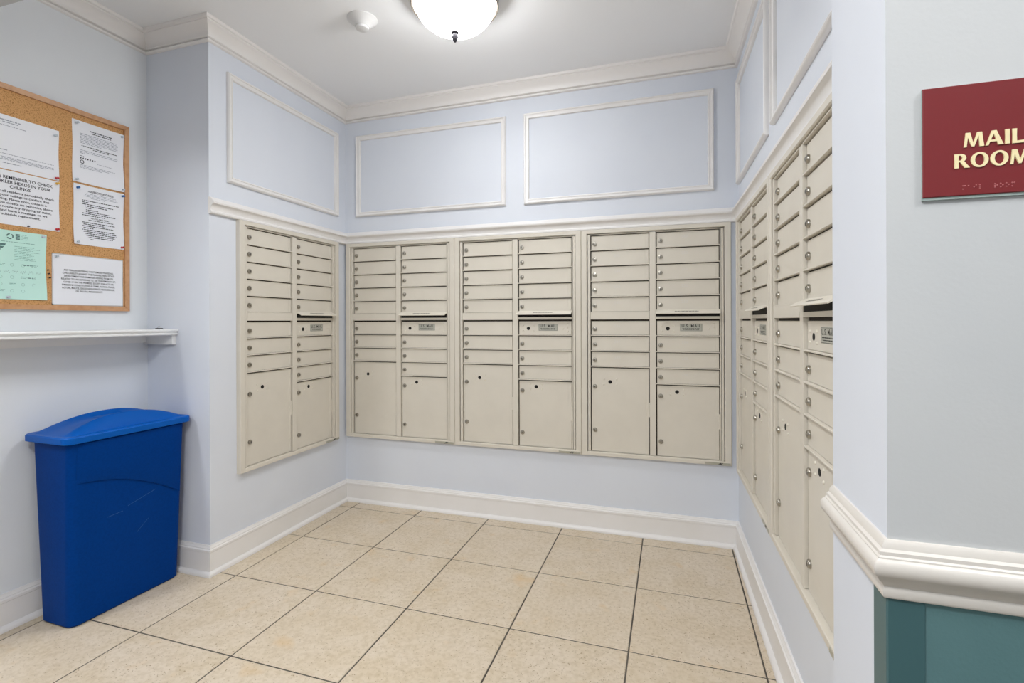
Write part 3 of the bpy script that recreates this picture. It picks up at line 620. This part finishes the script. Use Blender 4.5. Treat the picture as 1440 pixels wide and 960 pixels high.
# ------------------------------------------------------------------ mail room sign
SGX, SGZ0, SGZ1, SGW = 2.4300, 1.3700, 1.5205, .205
sg = thing('room_sign', 'maroon plastic MAIL ROOM sign with cream letters and braille', 'sign', (0, YO, 0))
b = MB(); b.box(SGX - .0, SGX + SGW, -.0042, -.0012, SGZ0, SGZ1); link('backing', b.mesh('backing', 'signedge'), sg)
b = MB(); b.bbox(SGX, SGX + SGW, -.0065, -.0043, SGZ0 + .0035, SGZ1, .0008); link('face_plate', b.mesh('face_plate', 'maroon'), sg)
YN = [0]
def extr(b, loops, y0, y1):
    """loops: first is outer, others holes (bridged by pairing equal counts)"""
    out = loops[0]; YN[0] += 1; y0 -= .00004 * (YN[0] % 9)
    if len(loops) == 1:
        n = len(out); vs = [(x, y0, z) for x, z in out] + [(x, y1, z) for x, z in out]
        b.add(vs, [tuple(range(n)), tuple(range(2 * n - 1, n - 1, -1))] + [(k, (k + 1) % n, n + (k + 1) % n, n + k) for k in range(n)])
    else:
        inn = loops[1]; n = len(out); vs = [(x, y0, z) for x, z in out] + [(x, y0, z) for x, z in inn] + [(x, y1, z) for x, z in out] + [(x, y1, z) for x, z in inn]
        fs = []
        for k in range(n):
            k2 = (k + 1) % n; fs += [(k, k2, n + k2, n + k), (2 * n + k, 3 * n + k, 3 * n + k2, 2 * n + k2), (k, 2 * n + k, 2 * n + k2, k2), (n + k, n + k2, 3 * n + k2, 3 * n + k)]
        b.add(vs, fs)
def bar(b, p, q, w0, w1, y0, y1):                 # flared stroke: horizontal widths at the two ends
    extr(b, [[(p[0] - w0 / 2, p[1]), (p[0] + w0 / 2, p[1]), ((p[0] + q[0]) / 2 + (w0 + w1) / 4 * .90, (p[1] + q[1]) / 2), (q[0] + w1 / 2, q[1]), (q[0] - w1 / 2, q[1]), ((p[0] + q[0]) / 2 - (w0 + w1) / 4 * .90, (p[1] + q[1]) / 2)]], y0, y1)
def glyph(ch, b, x, z, h, y0, y1):
    S = h
    def ell(cx, cz, rx, rz, n=28, a0=0, a1=360): return [(x + S * (cx + rx * math.cos(math.radians(a0 + (a1 - a0) * k / n))), z + S * (cz + rz * math.sin(math.radians(a0 + (a1 - a0) * k / n)))) for k in range(n)]
    P = lambda a, c: (x + S * a, z + S * c)
    if ch == 'I': bar(b, P(.15, 0), P(.15, 1), .25 * S, .25 * S, y0, y1); return .34
    if ch == 'L': bar(b, P(.15, 0), P(.15, 1), .25 * S, .25 * S, y0, y1); extr(b, [[P(.2, 0), P(.66, 0), P(.68, .18), P(.2, .15)]], y0, y1); return .70
    if ch == 'A':
        bar(b, P(.06, 0), P(.42, 1), .15 * S, .20 * S, y0, y1); bar(b, P(.83, 0), P(.47, 1), .30 * S, .24 * S, y0, y1); extr(b, [[P(.2, .24), P(.72, .24), P(.68, .37), P(.24, .37)]], y0, y1); return .98
    if ch == 'M':
        bar(b, P(.08, 0), P(.20, 1), .15 * S, .18 * S, y0, y1); bar(b, P(.53, .02), P(.24, 1), .16 * S, .26 * S, y0, y1); bar(b, P(.53, .02), P(.86, 1), .14 * S, .18 * S, y0, y1); bar(b, P(1.03, 0), P(.93, 1), .26 * S, .22 * S, y0, y1); return 1.20
    if ch == 'O': extr(b, [ell(.50, .5, .50, .53), ell(.50, .5, .27, .40)], y0, y1); return 1.04
    if ch == 'R':
        bar(b, P(.14, 0), P(.14, 1), .24 * S, .24 * S, y0, y1)
        n = 16; o_ = [P(.16, 1.0)] + [P(.36 + .34 * math.cos(math.radians(90 - 180 * k / n)), .71 + .29 * math.sin(math.radians(90 - 180 * k / n))) for k in range(n + 1)] + [P(.16, .42)]
        i_ = [P(.22, .88)] + [P(.34 + .13 * math.cos(math.radians(90 - 180 * k / n)), .71 + .17 * math.sin(math.radians(90 - 180 * k / n))) for k in range(n + 1)] + [P(.22, .54)]
        extr(b, [o_, i_], y0, y1); extr(b, [[P(.32, .46), P(.58, .46), P(.90, 0), P(.60, 0)]], y0, y1); return .90
def word(wd, xl, zb, h):
    x = xl
    for ch in wd:
        b = MB(); adv = glyph(ch, b, x, zb, h, -.0080, -.0066); link('letter_' + ch.lower(), b.mesh('letter', 'cream'), sg); x += adv * h + .06 * h
word('MAIL', 2.4745, 1.4365, .0188); word('ROOM', 2.4640, 1.4095, .0188)
b = MB()                                          # raised braille
def brl(s, x, z):
    dots = {'m': '134', 'a': '1', 'i': '24', 'l': '123', 'r': '1235', 'o': '135'}
    for ch in s:
        for d in dots[ch]:
            d = int(d) - 1; b.lathe([(.0009, 0), (.0008, .0004), (.0003, .0007)], x + (.0022 if d > 2 else 0), -.0065, z - .0022 * (d % 3), 8, '-y')
        x += .0060
brl('mail', 2.4740, 1.3860); brl('room', 2.5080, 1.3860)
link('braille', b.mesh('braille', 'maroon_dot', True), sg)
